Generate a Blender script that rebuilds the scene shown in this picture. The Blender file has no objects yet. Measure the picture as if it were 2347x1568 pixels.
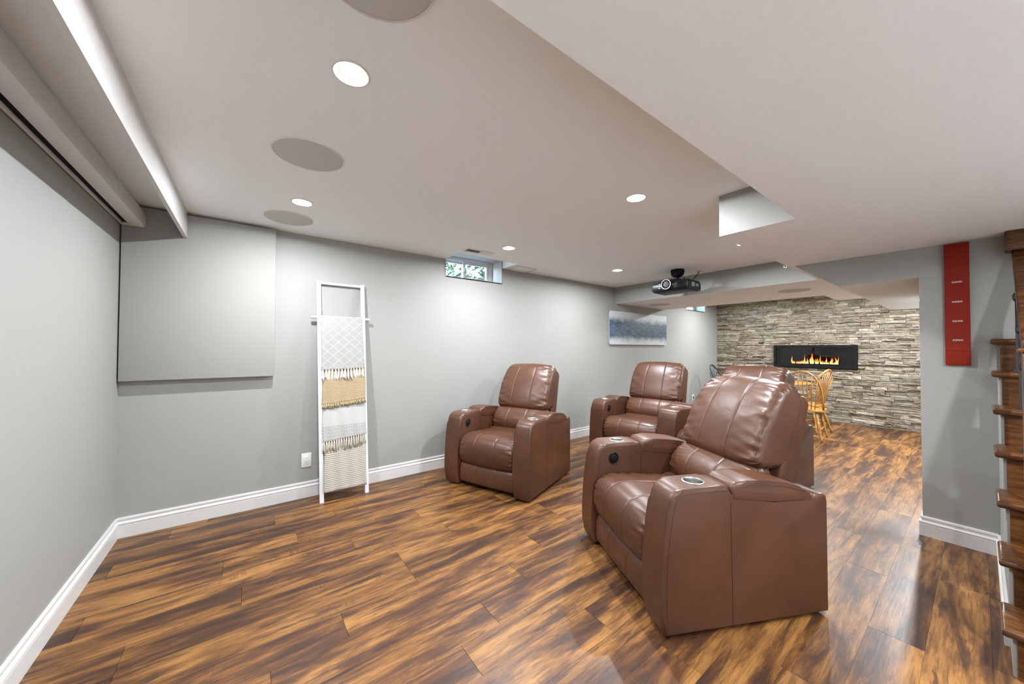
import bpy, bmesh, math, random
from mathutils import Vector, Matrix
random.seed(7)
PI = math.pi
scene = bpy.context.scene
COL = scene.collection

# ------------------------------------------------------------------ camera
CAM = (0.730, -3.647, 1.343)
yaw, pitch, roll = 0.9271, 0.01752, 0.00354
cam_d = bpy.data.cameras.new('camera')
cam_d.sensor_width = 36.0
cam_d.lens = 36.0 * 803.94 / 2347.0
cam_d.clip_start = 0.02
cam = bpy.data.objects.new('camera', cam_d)
d = Vector((math.cos(pitch) * math.cos(yaw), math.cos(pitch) * math.sin(yaw), math.sin(pitch)))
r = Vector((math.sin(yaw), -math.cos(yaw), 0))
u = r.cross(d)
r2 = r * math.cos(roll) + u * math.sin(roll)
u2 = u * math.cos(roll) - r * math.sin(roll)
m = Matrix((r2, u2, -d)).transposed().to_4x4()
m.translation = Vector(CAM)
cam.matrix_world = m
COL.objects.link(cam)
scene.camera = cam

# ------------------------------------------------------------------ world, exposure
world = bpy.data.worlds.new('sky')
scene.world = world
world.use_nodes = True
wn = world.node_tree.nodes
wn.clear()
wo = wn.new('ShaderNodeOutputWorld')
wb = wn.new('ShaderNodeBackground')
ws = wn.new('ShaderNodeTexSky')
ws.sky_type = 'NISHITA'
ws.sun_disc = False
ws.sun_elevation = math.radians(48)
ws.sun_rotation = math.radians(200)
wb.inputs['Strength'].default_value = 10.0
world.node_tree.links.new(ws.outputs[0], wb.inputs[0])
world.node_tree.links.new(wb.outputs[0], wo.inputs[0])
vs = scene.view_settings
vs.view_transform = 'Standard'
vs.look = 'None'
vs.gamma = 1.0
vs.use_curve_mapping = False
vs.exposure = 0.54
LAMP_W = 30.0        # watts of one ceiling downlight
scene.cycles.max_bounces = 10
scene.cycles.diffuse_bounces = 9
scene.cycles.glossy_bounces = 2
scene.cycles.transmission_bounces = 2
scene.cycles.transparent_max_bounces = 6
scene.cycles.caustics_reflective = False
scene.cycles.caustics_refractive = False
scene.cycles.use_light_tree = False
scene.cycles.sample_clamp_indirect = 10.0

# ------------------------------------------------------------------ material helpers
class NT:
    def __init__(s, name):
        s.m = bpy.data.materials.new(name)
        s.m.use_nodes = True
        s.t = s.m.node_tree
        s.b = s.t.nodes['Principled BSDF']
    def n(s, typ, **kw):
        x = s.t.nodes.new(typ)
        for k, v in kw.items():
            setattr(x, k, v)
        return x
    def l(s, a, b):
        s.t.links.new(a, b)
    def val(s, sock, v):
        if hasattr(v, 'is_linked') or hasattr(v, 'links'):
            s.l(v, sock)
        else:
            sock.default_value = v
    def math(s, op, a, b=0.0, c=0.0, clamp=False):
        x = s.n('ShaderNodeMath', operation=op)
        x.use_clamp = clamp
        for i, v in enumerate((a, b, c)):
            s.val(x.inputs[i], v)
        return x.outputs[0]
    def mix(s, f, a, b):
        x = s.n('ShaderNodeMix', data_type='RGBA')
        s.val(x.inputs[0], f)
        for i, v in ((6, a), (7, b)):
            if isinstance(v, tuple):
                v = (*v[:3], 1)
            s.val(x.inputs[i], v)
        return x.outputs[2]
    def ramp(s, f, stops):
        x = s.n('ShaderNodeValToRGB')
        cr = x.color_ramp
        while len(cr.elements) < len(stops):
            cr.elements.new(0.5)
        for e, (p, c) in zip(cr.elements, stops):
            e.position = p
            e.color = (*c[:3], 1)
        s.l(f, x.inputs[0])
        return x.outputs[0]
    def noise(s, vec, scale, detail=3, rough=.5, dist=0.0):
        x = s.n('ShaderNodeTexNoise')
        x.inputs['Scale'].default_value = scale
        x.inputs['Detail'].default_value = detail
        x.inputs['Roughness'].default_value = rough
        x.inputs['Distortion'].default_value = dist
        if vec is not None:
            s.l(vec, x.inputs['Vector'])
        return x.outputs[0]
    def mapping(s, vec, scale=(1, 1, 1), rot=(0, 0, 0), loc=(0, 0, 0)):
        x = s.n('ShaderNodeMapping')
        x.inputs['Scale'].default_value = scale
        x.inputs['Rotation'].default_value = rot
        x.inputs['Location'].default_value = loc
        s.l(vec, x.inputs[0])
        return x.outputs[0]
    def coord(s, which='Object'):
        return s.n('ShaderNodeTexCoord').outputs[which]
    def bump(s, h, strength, dist=.01):
        x = s.n('ShaderNodeBump')
        x.inputs['Strength'].default_value = strength
        x.inputs['Distance'].default_value = dist
        s.l(h, x.inputs['Height'])
        s.l(x.outputs[0], s.b.inputs['Normal'])

def simple(name, col, rough=.5, metal=0.0, nscale=40, namt=.06, bump=.0, emit=None):
    t = NT(name)
    co = t.coord('Object')
    nz = t.noise(co, nscale, 1)
    dark = tuple(c * (1 - namt) for c in col)
    lite = tuple(min(1, c * (1 + namt)) for c in col)
    t.l(t.mix(nz, dark, lite), t.b.inputs['Base Color'])
    t.b.inputs['Roughness'].default_value = rough
    t.b.inputs['Metallic'].default_value = metal
    if bump:
        t.bump(nz, bump, .004)
    if emit:
        t.b.inputs['Emission Color'].default_value = (*emit[0], 1)
        t.b.inputs['Emission Strength'].default_value = emit[1]
    return t.m

M = {}
M['wall'] = simple('wall_paint_grey', (.286, .285, .268), .6, nscale=60, namt=.02)
M['ceil'] = simple('ceiling_paint_white', (.885, .925, .95), .75, nscale=60, namt=.02)
M['trim'] = simple('trim_paint_white', (.585, .575, .565), .35, namt=.01)
M['panel'] = simple('acoustic_fabric_grey', (.294, .290, .270), .9, nscale=900, namt=.08, bump=.1)
M['case'] = simple('screen_case_white', (.62, .61, .60), .5, nscale=400, namt=.05, bump=.05)
M['black'] = simple('black_plastic', (.007, .008, .009), .42, namt=.2)
M['black'].node_tree.nodes['Principled BSDF'].inputs['Specular IOR Level'].default_value = .2
M['blackmat'] = simple('black_matte_metal', (.005, .005, .006), .75, namt=.2)
M['blackmat'].node_tree.nodes['Principled BSDF'].inputs['Specular IOR Level'].default_value = .15
M['grille'] = simple('speaker_grille', (.56, .56, .555), .8, nscale=1500, namt=.2, bump=.1)
M['white'] = simple('white_plastic', (.70, .70, .69), .35, namt=.01)
M['whitewood'] = simple('white_painted_wood', (.66, .675, .69), .4, namt=.02)
M['steel'] = simple('brushed_steel', (.62, .61, .60), .28, 1.0, namt=.1)
M['seam'] = simple('dark_stitching', (.018, .009, .007), .7, namt=.1)
M['iron'] = simple('black_iron', (.012, .012, .014), .5, namt=.2)
M['subfloor'] = simple('subfloor', (.05, .03, .02), .9)
M['bulb'] = simple('lamp_lens', (.9, .9, .9), .4, namt=.0, emit=((1, .97, .93), 14.0))
M['reflector'] = simple('lamp_reflector', (.86, .86, .85), .3, namt=.0)
M['oak'] = simple('golden_oak', (.50, .23, .065), .35, nscale=30, namt=.25)
M['darkchair'] = simple('charcoal_painted_wood', (.03, .034, .034), .4, namt=.2)
M['red'] = simple('red_vinyl', (.185, .011, .003), .6, nscale=90, namt=.12, bump=.05)
M['red'].node_tree.nodes['Principled BSDF'].inputs['Specular IOR Level'].default_value = .15
M['chrome'] = simple('chrome_lettering', (.85, .85, .86), .12, .6, namt=.02)
M['slot'] = simple('socket_slot', (.05, .05, .05), .6)
M['leaf'] = simple('pale_leaf', (.115, .165, .105), .6, nscale=5, namt=.5)
M['soil'] = simple('window_well_gravel', (.35, .33, .28), .9, nscale=60, namt=.4)

def leather():
    t = NT('brown_leather')
    co = t.coord('Object')
    big = t.noise(co, 3.0, 4, .6)
    c = t.ramp(big, [(.3, (.061, .023, .0112)), (.7, (.096, .0375, .0188))])
    t.l(c, t.b.inputs['Base Color'])
    t.b.inputs['Roughness'].default_value = .39
    t.b.inputs['Specular IOR Level'].default_value = .5
    w = t.noise(co, 22, 2, .55, .4)
    t.bump(w, .16, .006)
    return t.m
M['leather'] = leather()

def wood_floor():
    t = NT('rustic_plank_wood')
    g = t.n('ShaderNodeNewGeometry')
    oi = t.n('ShaderNodeObjectInfo')
    comb = t.n('ShaderNodeCombineXYZ')
    t.l(t.math('MULTIPLY', oi.outputs['Random'], 37.0), comb.inputs[0])
    t.l(t.math('MULTIPLY', oi.outputs['Random'], 91.0), comb.inputs[1])
    add = t.n('ShaderNodeVectorMath', operation='ADD')
    t.l(g.outputs['Position'], add.inputs[0])
    t.l(comb.outputs[0], add.inputs[1])
    p = add.outputs[0]
    p1 = t.mapping(p, (1.15, 6.8, 1))
    p2 = t.mapping(p, (6.0, 85.0, 1))
    p3 = t.mapping(p, (2.6, 21.0, 1))
    p4 = t.mapping(p, (60.0, 9.0, 1))
    big = t.noise(p1, 1.0, 5, .66, .35)
    fine = t.noise(p2, 1.0, 3, .6, .2)
    mid = t.noise(p3, 1.0, 6, .72, .5)
    saw = t.noise(p4, 1.0, 2, .5, .4)
    base = t.ramp(t.math('ADD', t.math('MULTIPLY', big, .74), t.math('MULTIPLY', mid, .26)),
                  [(.405, (.036, .018, .0125)), (.465, (.080, .037, .019)), (.515, (.160, .078, .033)), (.60, (.285, .148, .061))])
    # dark knots and ragged smears
    sm = t.ramp(mid, [(.385, (1, 1, 1)), (.435, (0, 0, 0))])
    c3 = t.mix(t.math('MULTIPLY', sm, .68), base, (.036, .020, .016))
    fl = t.ramp(fine, [(.36, (1, 1, 1)), (.54, (0, 0, 0))])
    c4 = t.mix(t.math('MULTIPLY', fl, .52), c3, (.060, .030, .018))
    # chatter saw marks in patches
    patch = t.ramp(t.noise(t.mapping(p, (3.0, 7.0, 1)), 1.0, 1), [(.60, (0, 0, 0)), (.68, (1, 1, 1))])
    sw = t.math('MULTIPLY', patch, t.ramp(saw, [(.42, (1, 1, 1)), (.52, (0, 0, 0))]))
    c5 = t.mix(t.math('MULTIPLY', sw, .45), c4, (.065, .030, .018))
    # per-plank tone
    hs = t.n('ShaderNodeHueSaturation')
    t.l(c5, hs.inputs['Color'])
    t.l(t.math('ADD', .86, t.math('MULTIPLY', t.math('FRACT', t.math('MULTIPLY', oi.outputs['Random'], 7.77)), .28)), hs.inputs['Value'])
    hs.inputs['Saturation'].default_value = 1.10
    t.l(hs.outputs[0], t.b.inputs['Base Color'])
    t.l(t.math('ADD', .30, t.math('MULTIPLY', fine, .16)), t.b.inputs['Roughness'])
    t.b.inputs['Specular IOR Level'].default_value = .38
    t.bump(fine, .10, .003)
    return t.m
M['plank'] = wood_floor()

def stair_wood():
    t = NT('dark_stained_oak')
    co = t.coord('Object')
    p = t.mapping(co, (14, 2.0, 14))
    nz = t.noise(p, 3.0, 4, .6, .4)
    t.l(t.ramp(nz, [(.35, (.042, .014, .004)), (.6, (.105, .040, .011)), (.75, (.15, .062, .019))]), t.b.inputs['Base Color'])
    t.b.inputs['Roughness'].default_value = .22
    return t.m
M['stair'] = stair_wood()

def oak():
    t = NT('golden_oak_grain')
    co = t.coord('Object')
    p = t.mapping(co, (18, 18, 2.5))
    nz = t.noise(p, 2.0, 4, .6, .3)
    t.l(t.ramp(nz, [(.3, (.27, .118, .024)), (.6, (.42, .210, .050)), (.8, (.50, .28, .085))]), t.b.inputs['Base Color'])
    t.b.inputs['Roughness'].default_value = .3
    return t.m
M['oak'] = oak()

def stone(name, src):
    t = NT(name)
    if src == 'object':
        rnd = t.n('ShaderNodeObjectInfo').outputs['Random']
    else:
        rnd = t.n('ShaderNodeNewGeometry').outputs['Random Per Island']
    pos = t.n('ShaderNodeNewGeometry').outputs['Position']
    cmb = t.n('ShaderNodeCombineXYZ')
    t.l(t.math('MULTIPLY', rnd, 50.0), cmb.inputs[0])
    ad = t.n('ShaderNodeVectorMath', operation='ADD')
    t.l(pos, ad.inputs[0])
    t.l(cmb.outputs[0], ad.inputs[1])
    p = t.mapping(ad.outputs[0], (8, 8, 22))
    nz = t.noise(p, 1.3, 5, .65, .5)
    base = t.ramp(rnd, [(0.0, (.040, .030, .022)), (.14, (.115, .080, .047)), (.28, (.26, .21, .14)), (.42, (.075, .062, .048)),
                        (.55, (.36, .32, .235)), (.66, (.15, .14, .125)), (.78, (.17, .115, .058)), (.90, (.30, .26, .195)), (1.0, (.46, .42, .33))])
    dk = t.mix(.55, base, (.045, .032, .022))
    lt = t.mix(.38, base, (.46, .40, .30))
    t.l(t.mix(t.ramp(nz, [(.35, (0, 0, 0)), (.65, (1, 1, 1))]), dk, lt), t.b.inputs['Base Color'])
    t.b.inputs['Roughness'].default_value = .75
    t.bump(nz, .6, .012)
    return t.m
M['stone'] = stone('ledgestone', 'object')
M['stone_small'] = stone('ledgestone_small', 'island')
M['mortar'] = simple('dark_mortar', (.05, .042, .034), .95)

def glass(name, tint=(1, 1, 1), refl=.06):
    t = NT(name)
    tr = t.n('ShaderNodeBsdfTransparent')
    tr.inputs[0].default_value = (*tint, 1)
    gl = t.n('ShaderNodeBsdfGlossy')
    gl.inputs['Roughness'].default_value = .04
    mx = t.n('ShaderNodeMixShader')
    mx.inputs[0].default_value = refl
    t.l(tr.outputs[0], mx.inputs[1])
    t.l(gl.outputs[0], mx.inputs[2])
    t.l(mx.outputs[0], t.t.nodes['Material Output'].inputs[0])
    return t.m
M['glass'] = glass('window_glass', (.93, .97, .96), .05)
M['fireglass'] = glass('fire_glass', (.82, .82, .84), .04)

def flame():
    t = NT('flame')
    co = t.n('ShaderNodeTexCoord').outputs['Generated']
    sp = t.n('ShaderNodeSeparateXYZ')
    t.l(co, sp.inputs[0])
    z = sp.outputs[2]
    c = t.ramp(z, [(0, (1, .55, .12)), (.15, (1, .80, .32)), (.45, (1, .50, .06)), (.75, (.9, .16, .015)), (1, (.35, .03, .005))])
    e = t.n('ShaderNodeEmission')
    t.l(c, e.inputs[0])
    t.l(t.math('MULTIPLY_ADD', z, -1.6, 2.6), e.inputs[1])
    t.l(e.outputs[0], t.t.nodes['Material Output'].inputs[0])
    return t.m
M['flame'] = flame()
M['flame'].cycles.emission_sampling = 'NONE'
M['bulb'].cycles.emission_sampling = 'NONE'

def painting():
    t = NT('abstract_canvas')
    co = t.coord('Object')
    sp = t.n('ShaderNodeSeparateXYZ')
    t.l(co, sp.inputs[0])
    z = sp.outputs[2]
    wob = t.noise(t.mapping(co, (2.5, 1, 3)), 2.0, 4, .6)
    streak = t.noise(t.mapping(co, (7, 1, 70)), 1.0, 4, .7)
    zz = t.math('ADD', z, t.math('MULTIPLY', t.math('SUBTRACT', wob, .5), .14))
    zz = t.math('ADD', zz, t.math('MULTIPLY', t.math('SUBTRACT', streak, .5), .10))
    band = t.ramp(t.math('ADD', zz, .5), [(.27, (0, 0, 0)), (.37, (1, 1, 1)), (.60, (1, 1, 1)), (.69, (0, 0, 0))])
    blue = t.ramp(streak, [(.3, (.022, .040, .068)), (.55, (.075, .110, .155)), (.72, (.20, .25, .30))])
    t.l(t.mix(band, (.47, .505, .515), blue), t.b.inputs['Base Color'])
    t.b.inputs['Roughness'].default_value = .55
    t.bump(streak, .2, .004)
    return t.m
M['painting'] = painting()

def blanket(name, kind):
    t = NT(name)
    co = t.coord('Object')
    sp = t.n('ShaderNodeSeparateXYZ')
    t.l(co, sp.inputs[0])
    x, z = sp.outputs[0], sp.outputs[2]
    weave = t.noise(t.mapping(co, (300, 300, 300)), 1.0, 2)
    def stripe(v, freq, width, off=0.0):
        f = t.math('FRACT', t.math('MULTIPLY_ADD', v, freq, 100.0 + off))
        return t.math('LESS_THAN', t.math('ABSOLUTE', t.math('SUBTRACT', f, .5)), width)
    h = weave
    if kind == 'lattice':
        a = stripe(t.math('MULTIPLY_ADD', z, 1.1, x), 11.0, .045)
        b = stripe(t.math('MULTIPLY_ADD', z, -1.1, x), 11.0, .045)
        ln = t.math('MAXIMUM', a, b)
        col = t.mix(ln, (.29, .284, .270), (.37, .362, .342))
        h = t.math('ADD', weave, ln)
    elif kind == 'tan':
        rib = t.math('SINE', t.math('MULTIPLY', t.math('ADD', z, t.math('MULTIPLY', t.noise(co, 30, 2), .006)), 560.0))
        col = t.mix(t.math('MULTIPLY_ADD', rib, .5, .5), (.26, .19, .105), (.40, .315, .19))
        h = rib
    elif kind == 'diamond':
        fx = t.math('ABSOLUTE', t.math('SUBTRACT', t.math('FRACT', t.math('MULTIPLY_ADD', x, 24.0, 100)), .5))
        fz = t.math('ABSOLUTE', t.math('SUBTRACT', t.math('FRACT', t.math('MULTIPLY_ADD', z, 17.0, 100)), .5))
        s = t.math('ADD', fx, fz)
        ln = t.math('LESS_THAN', t.math('ABSOLUTE', t.math('SUBTRACT', t.math('FRACT', t.math('MULTIPLY', s, 3.0)), .5)), .2)
        b1 = t.math('LESS_THAN', z, .118)
        b2 = t.math('GREATER_THAN', z, .27)
        m_ = t.math('MULTIPLY', ln, t.math('MAXIMUM', b1, b2))
        col = t.mix(m_, (.41, .405, .39), (.26, .252, .24))
        h = t.math('SUBTRACT', weave, m_)
    else:
        w = t.math('ADD', z, t.math('MULTIPLY', t.noise(co, 22, 2), .010))
        ln = stripe(w, 62.0, .16)
        col = t.mix(ln, (.46, .43, .38), (.20, .16, .125))
        h = t.math('SUBTRACT', weave, ln)
    t.l(col, t.b.inputs['Base Color'])
    t.b.inputs['Roughness'].default_value = .95
    t.bump(h, .35, .003)
    return t.m
for k in ('lattice', 'tan', 'diamond', 'stripe'):
    M['b_' + k] = blanket('throw_' + k, k)
M['fr_white'] = simple('fringe_white', (.70, .69, .66), .95, nscale=200, namt=.15)
M['fr_tan'] = simple('fringe_tan', (.42, .335, .20), .95, nscale=200, namt=.15)
M['fr_cream'] = simple('fringe_cream', (.50, .465, .39), .95, nscale=200, namt=.15)

# ------------------------------------------------------------------ mesh helpers
def link(o, parent=None):
    COL.objects.link(o)
    if parent is not None:
        o.parent = parent
    return o
def empty(name, loc=(0, 0, 0), rz=0.0, parent=None):
    o = bpy.data.objects.new(name, None)
    o.empty_display_size = .1
    o.location = loc
    o.rotation_euler = (0, 0, rz)
    return link(o, parent)
def tag(o, label=None, cat=None, group=None, kind=None):
    for k, v in (('label', label), ('category', cat), ('group', group), ('kind', kind)):
        if v:
            o[k] = v
    return o
def structure(o, label=None):
    o['kind'] = 'structure'
    if label:
        o['label'] = label
    return o
def finish(name, bm, mat, parent=None, smooth=False, angle=None):
    me = bpy.data.meshes.new(name)
    bmesh.ops.recalc_face_normals(bm, faces=bm.faces)
    bm.to_mesh(me)
    bm.free()
    for mm in (mat if isinstance(mat, (list, tuple)) else [mat]):
        me.materials.append(mm)
    if smooth:
        for p in me.polygons:
            p.use_smooth = True
        if angle:
            me.set_sharp_from_angle(angle=math.radians(angle))
    return link(bpy.data.objects.new(name, me), parent)
def box(bm, x0, x1, y0, y1, z0, z1, bev=0.0, seg=2):
    vs_ = [bm.verts.new((x, y, z)) for x in (x0, x1) for y in (y0, y1) for z in (z0, z1)]
    f = [(0, 1, 3, 2), (4, 6, 7, 5), (0, 4, 5, 1), (2, 3, 7, 6), (0, 2, 6, 4), (1, 5, 7, 3)]
    fs = [bm.faces.new([vs_[i] for i in q]) for q in f]
    if bev:
        es = list({e for q in fs for e in q.edges})
        bmesh.ops.bevel(bm, geom=es, offset=bev, segments=seg, affect='EDGES', profile=.5)
    return fs
def bx(name, b, mat, parent=None, bev=0.0, seg=2, smooth=None):
    bm = bmesh.new()
    box(bm, *b, bev=bev, seg=seg)
    return finish(name, bm, mat, parent, smooth=bool(bev) if smooth is None else smooth, angle=40)
def prism(bm, poly, axis, a, b, bev=0.0, seg=3):
    """polygon in the two other axes, extruded along axis from a to b"""
    def P(q, t):
        return {'x': (t, q[0], q[1]), 'y': (q[0], t, q[1]), 'z': (q[0], q[1], t)}[axis]
    A = [bm.verts.new(P(q, a)) for q in poly]
    B = [bm.verts.new(P(q, b)) for q in poly]
    fa, fb = bm.faces.new(A), bm.faces.new(B[::-1])
    n = len(poly)
    for i in range(n):
        bm.faces.new((A[i], B[i], B[(i + 1) % n], A[(i + 1) % n]))
    if bev:
        es = list(fa.edges) + list(fb.edges)
        bmesh.ops.bevel(bm, geom=es, offset=bev, segments=seg, affect='EDGES', profile=.5)
def tube(bm, pts, rad, seg=8, close=False):
    """tube along points, rad a number or one number per point"""
    pts = [Vector(p) for p in pts]
    n = len(pts)
    rings = []
    up = Vector((0.03, 0.05, 1))
    for i, p in enumerate(pts):
        if close:
            tdir = (pts[(i + 1) % n] - pts[i - 1]).normalized()
        else:
            tdir = (pts[min(i + 1, n - 1)] - pts[max(i - 1, 0)]).normalized()
        s = tdir.cross(up)
        if s.length < 1e-3:
            s = tdir.cross(Vector((1, 0, 0)))
        s.normalize()
        w = s.cross(tdir)
        rr = rad[i] if isinstance(rad, (list, tuple)) else rad
        rings.append([bm.verts.new(p + (s * math.cos(2 * PI * k / seg) + w * math.sin(2 * PI * k / seg)) * rr) for k in range(seg)])
    for i in range(n if close else n - 1):
        a, b = rings[i], rings[(i + 1) % n]
        for k in range(seg):
            bm.faces.new((a[k], a[(k + 1) % seg], b[(k + 1) % seg], b[k]))
    if not close:
        bm.faces.new(rings[0][::-1])
        bm.faces.new(rings[-1])
def lathe(bm, prof, seg=24, loc=(0, 0, 0), cap=True):
    """profile of (radius, z) about the z axis"""
    L = Vector(loc)
    rings = []
    for (rr, z) in prof:
        rings.append([bm.verts.new(L + Vector((rr * math.cos(2 * PI * k / seg), rr * math.sin(2 * PI * k / seg), z))) for k in range(seg)])
    for a, b in zip(rings, rings[1:]):
        for k in range(seg):
            bm.faces.new((a[k], a[(k + 1) % seg], b[(k + 1) % seg], b[k]))
    if cap:
        if prof[0][0] > 1e-4:
            bm.faces.new(rings[0])
        if prof[-1][0] > 1e-4:
            bm.faces.new(rings[-1][::-1])
    bmesh.ops.remove_doubles(bm, verts=bm.verts, dist=1e-6)
def boolean_cut(o, cutters):
    """cut the bmeshes given from the object's mesh"""
    tmp = []
    for bm in cutters:
        me = bpy.data.meshes.new('cutter')
        bmesh.ops.recalc_face_normals(bm, faces=bm.faces)
        bm.to_mesh(me)
        bm.free()
        c = link(bpy.data.objects.new('cutter', me))
        md = o.modifiers.new('cut', 'BOOLEAN')
        md.operation = 'DIFFERENCE'
        md.solver = 'EXACT'
        md.object = c
        tmp.append(c)
    dg = bpy.context.evaluated_depsgraph_get()
    me2 = bpy.data.meshes.new_from_object(o.evaluated_get(dg))
    o.modifiers.clear()
    old = o.data
    o.data = me2
    bpy.data.meshes.remove(old)
    for c in tmp:
        me = c.data
        bpy.data.objects.remove(c)
        bpy.data.meshes.remove(me)
def catmull(pts, n, closed=True):
    out = []
    N = len(pts)
    segs = N if closed else N - 1
    for i in range(n):
        t = i * segs / (n if closed else n - 1)
        k = min(int(t), segs - 1)
        f = t - k
        if closed:
            p = [Vector(pts[(k + j - 1) % N]) for j in range(4)]
        else:
            p = [Vector(pts[max(0, min(N - 1, k + j - 1))]) for j in range(4)]
        out.append(.5 * ((2 * p[1]) + (p[2] - p[0]) * f + (2 * p[0] - 5 * p[1] + 4 * p[2] - p[3]) * f * f + (3 * p[1] - p[0] - 3 * p[2] + p[3]) * f ** 3))
    return out
def copy_tree(o, parent=None):
    c = o.copy()
    COL.objects.link(c)
    c.parent = parent
    for ch in list(o.children):
        copy_tree(ch, c)
    return c

# ------------------------------------------------------------------ dimensions of the place
H = 2.36          # main ceiling
HB = 2.09         # dropped bulkheads
XF = 9.43         # backing of the stone wall
YF = -4.70        # wall behind the stairs
WIN1 = (2.515, 3.302)
WIN2 = (8.008, 8.815)

# light positions: (x, y, z of ceiling)
LIGHTS = [(1.02, -2.262, H), (1.015, -.815, H), (2.80, -2.272, H), (2.822, -.800, H), (4.535, -.842, H), (4.535, -2.30, H),
          (8.20, -.85, H), (8.20, -2.05, H), (8.35, -3.05, H), (6.40, -3.325, 1.871), (7.25, -3.325, 1.871), (1.02, -4.15, HB), (2.85, -4.15, HB)]  # slanted-bulkhead lamp nearer the stone wall: unseen, added to brighten the soffits

# ------------------------------------------------------------------ floor
floor_o = bx('floor', (-.1, 9.6, -4.8, .05, -.10, -.012), M['subfloor'])
structure(floor_o, 'rustic brown wood plank floor with dark smears')
PW, PL = .1795, 1.22
def plank_mesh(L, Wd):
    bm = bmesh.new()
    c = .0012
    prism(bm, [(0.0004, -.012), (0.0004, -c), (c, 0), (L - c, 0), (L - .0004, -c), (L - .0004, -.012)], 'y', .0003, Wd - .0003)
    me = bpy.data.meshes.new('plank')
    bmesh.ops.recalc_face_normals(bm, faces=bm.faces)
    bm.to_mesh(me)
    bm.free()
    me.materials.append(M['plank'])
    return me
plank_full = plank_mesh(PL, PW)
row = 0
y = -.0745 + PW
prow = random.Random(3)
while y > YF:
    ytop, ybot = min(y, 0.0), max(y - PW, YF)
    off = [0.49, .285, .9, 0.07, 1.01, .62, 0.1, .70, 0.30, .3, 1.10, .81][row % 12] + .02 * prow.random()
    x = off - PL
    while x < XF:
        a, b = max(x, 0.0), min(x + PL, XF)
        if b - a > .03:
            full = abs(b - a - PL) < 1e-4 and abs(ytop - ybot - PW) < 1e-4
            me = plank_full if full else plank_mesh(b - a, ytop - ybot)
            o = bpy.data.objects.new('plank', me)
            o.location = (a, ybot, 0)
            link(o, floor_o)
        x += PL
    y -= PW
    row += 1

# ------------------------------------------------------------------ ceiling and bulkheads
ceil_o = bx('ceiling', (-.1, 9.6, -4.8, .0, H, H + .30), M['ceil'])
cuts = []
def cyl_cut(x, y, z, rr, dep):
    bm = bmesh.new()
    lathe(bm, [(rr, -.02), (rr, dep)], 28, (x, y, z))
    return bm
for (x, y, z) in LIGHTS:
    if z == H:
        cuts.append(cyl_cut(x, y, z, .057, .05))
c = bmesh.new(); box(c, 2.52, 3.31, -.312, .3, H - .1, H + .112); cuts.append(c)
boolean_cut(ceil_o, cuts)
structure(ceil_o, 'smooth white painted ceiling')
bm = bmesh.new()
foot = [(-.1, -4.8), (7.92, -4.8), (7.92, -2.357), (7.12, -2.357), (7.12, 0), (5.613, 0),
        (5.613, -2.617), (3.224, -2.617), (3.224, -3.025), (-.1, -3.025)]
prism(bm, foot, 'z', HB, H + .01)
bmesh.ops.recalc_face_normals(bm, faces=bm.faces)
for f in bm.faces:
    f.material_index = 1 if abs(f.normal.z) < .5 else 0
bulk = finish('bulkhead', bm, [M['ceil'], M['wall']], ceil_o)
boolean_cut(bulk, [cyl_cut(x, y, z, .057, .05) for (x, y, z) in LIGHTS if z == HB])
bulk['label'] = 'wide dropped bulkhead along the ceiling'
bm = bmesh.new()
prism(bm, [(-2.652, HB + .01), (-2.655, HB), (-2.940, 1.871), (-3.3845, 1.871), (-3.3845, HB + .01)], 'x', 4.66, 7.57)
bmesh.ops.recalc_face_normals(bm, faces=bm.faces)
for f in bm.faces:
    f.material_index = 1 if abs(f.normal.x) > .5 else 0
duct = finish('bulkhead', bm, [M['ceil'], M['wall']], ceil_o)
boolean_cut(duct, [cyl_cut(x, y, z, .057, .05) for (x, y, z) in LIGHTS if z == 1.871])
duct['label'] = 'lower slanted-side bulkhead beside the stair wall'

# ------------------------------------------------------------------ walls
def wall(name, boxes, mat, label):
    bm = bmesh.new()
    for b in boxes:
        box(bm, *b)
    return structure(finish(name, bm, mat), label)
wall_left = wall('wall_left', [(-.12, 0, -4.82, .35, -.1, 2.7)], M['wall'], 'pale grey wall under the projection screen case')
WT = .34
Z1, Z1T, Z2, Z2T = 2.168, H + .112, 2.158, H + .09
wall_back = wall('wall_back', [
    (-.12, 9.7, 0, WT, -.1, 2.158),
    (-.12, WIN1[0], 0, WT, 2.158, 2.75), (WIN1[0], WIN1[1], 0, WT, 2.158, Z1), (WIN1[0], WIN1[1], 0, WT, Z1T, 2.75),
    (WIN1[1], WIN2[0], 0, WT, 2.158, 2.75), (WIN2[0], WIN2[1], 0, WT, Z2T, 2.75), (WIN2[1], 9.7, 0, WT, 2.158, 2.75)],
    M['wall'], 'long pale grey wall with two small high windows')
wall_stair = wall('wall_right', [(4.66, 9.6, -3.70, -3.385, -.05, 2.5), (4.66, 4.82, -4.75, -3.70, -.05, 2.5)], M['wall'], 'grey wall end beside the staircase with baseboard')
wall_front = wall('wall_front', [(-.12, 9.7, -4.82, YF, -.1, 2.7)], M['ceil'], 'unseen wall behind the staircase, whitened to bounce light')  # unseen room wall, painted white so the downlights beside it bounce fill light
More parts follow.
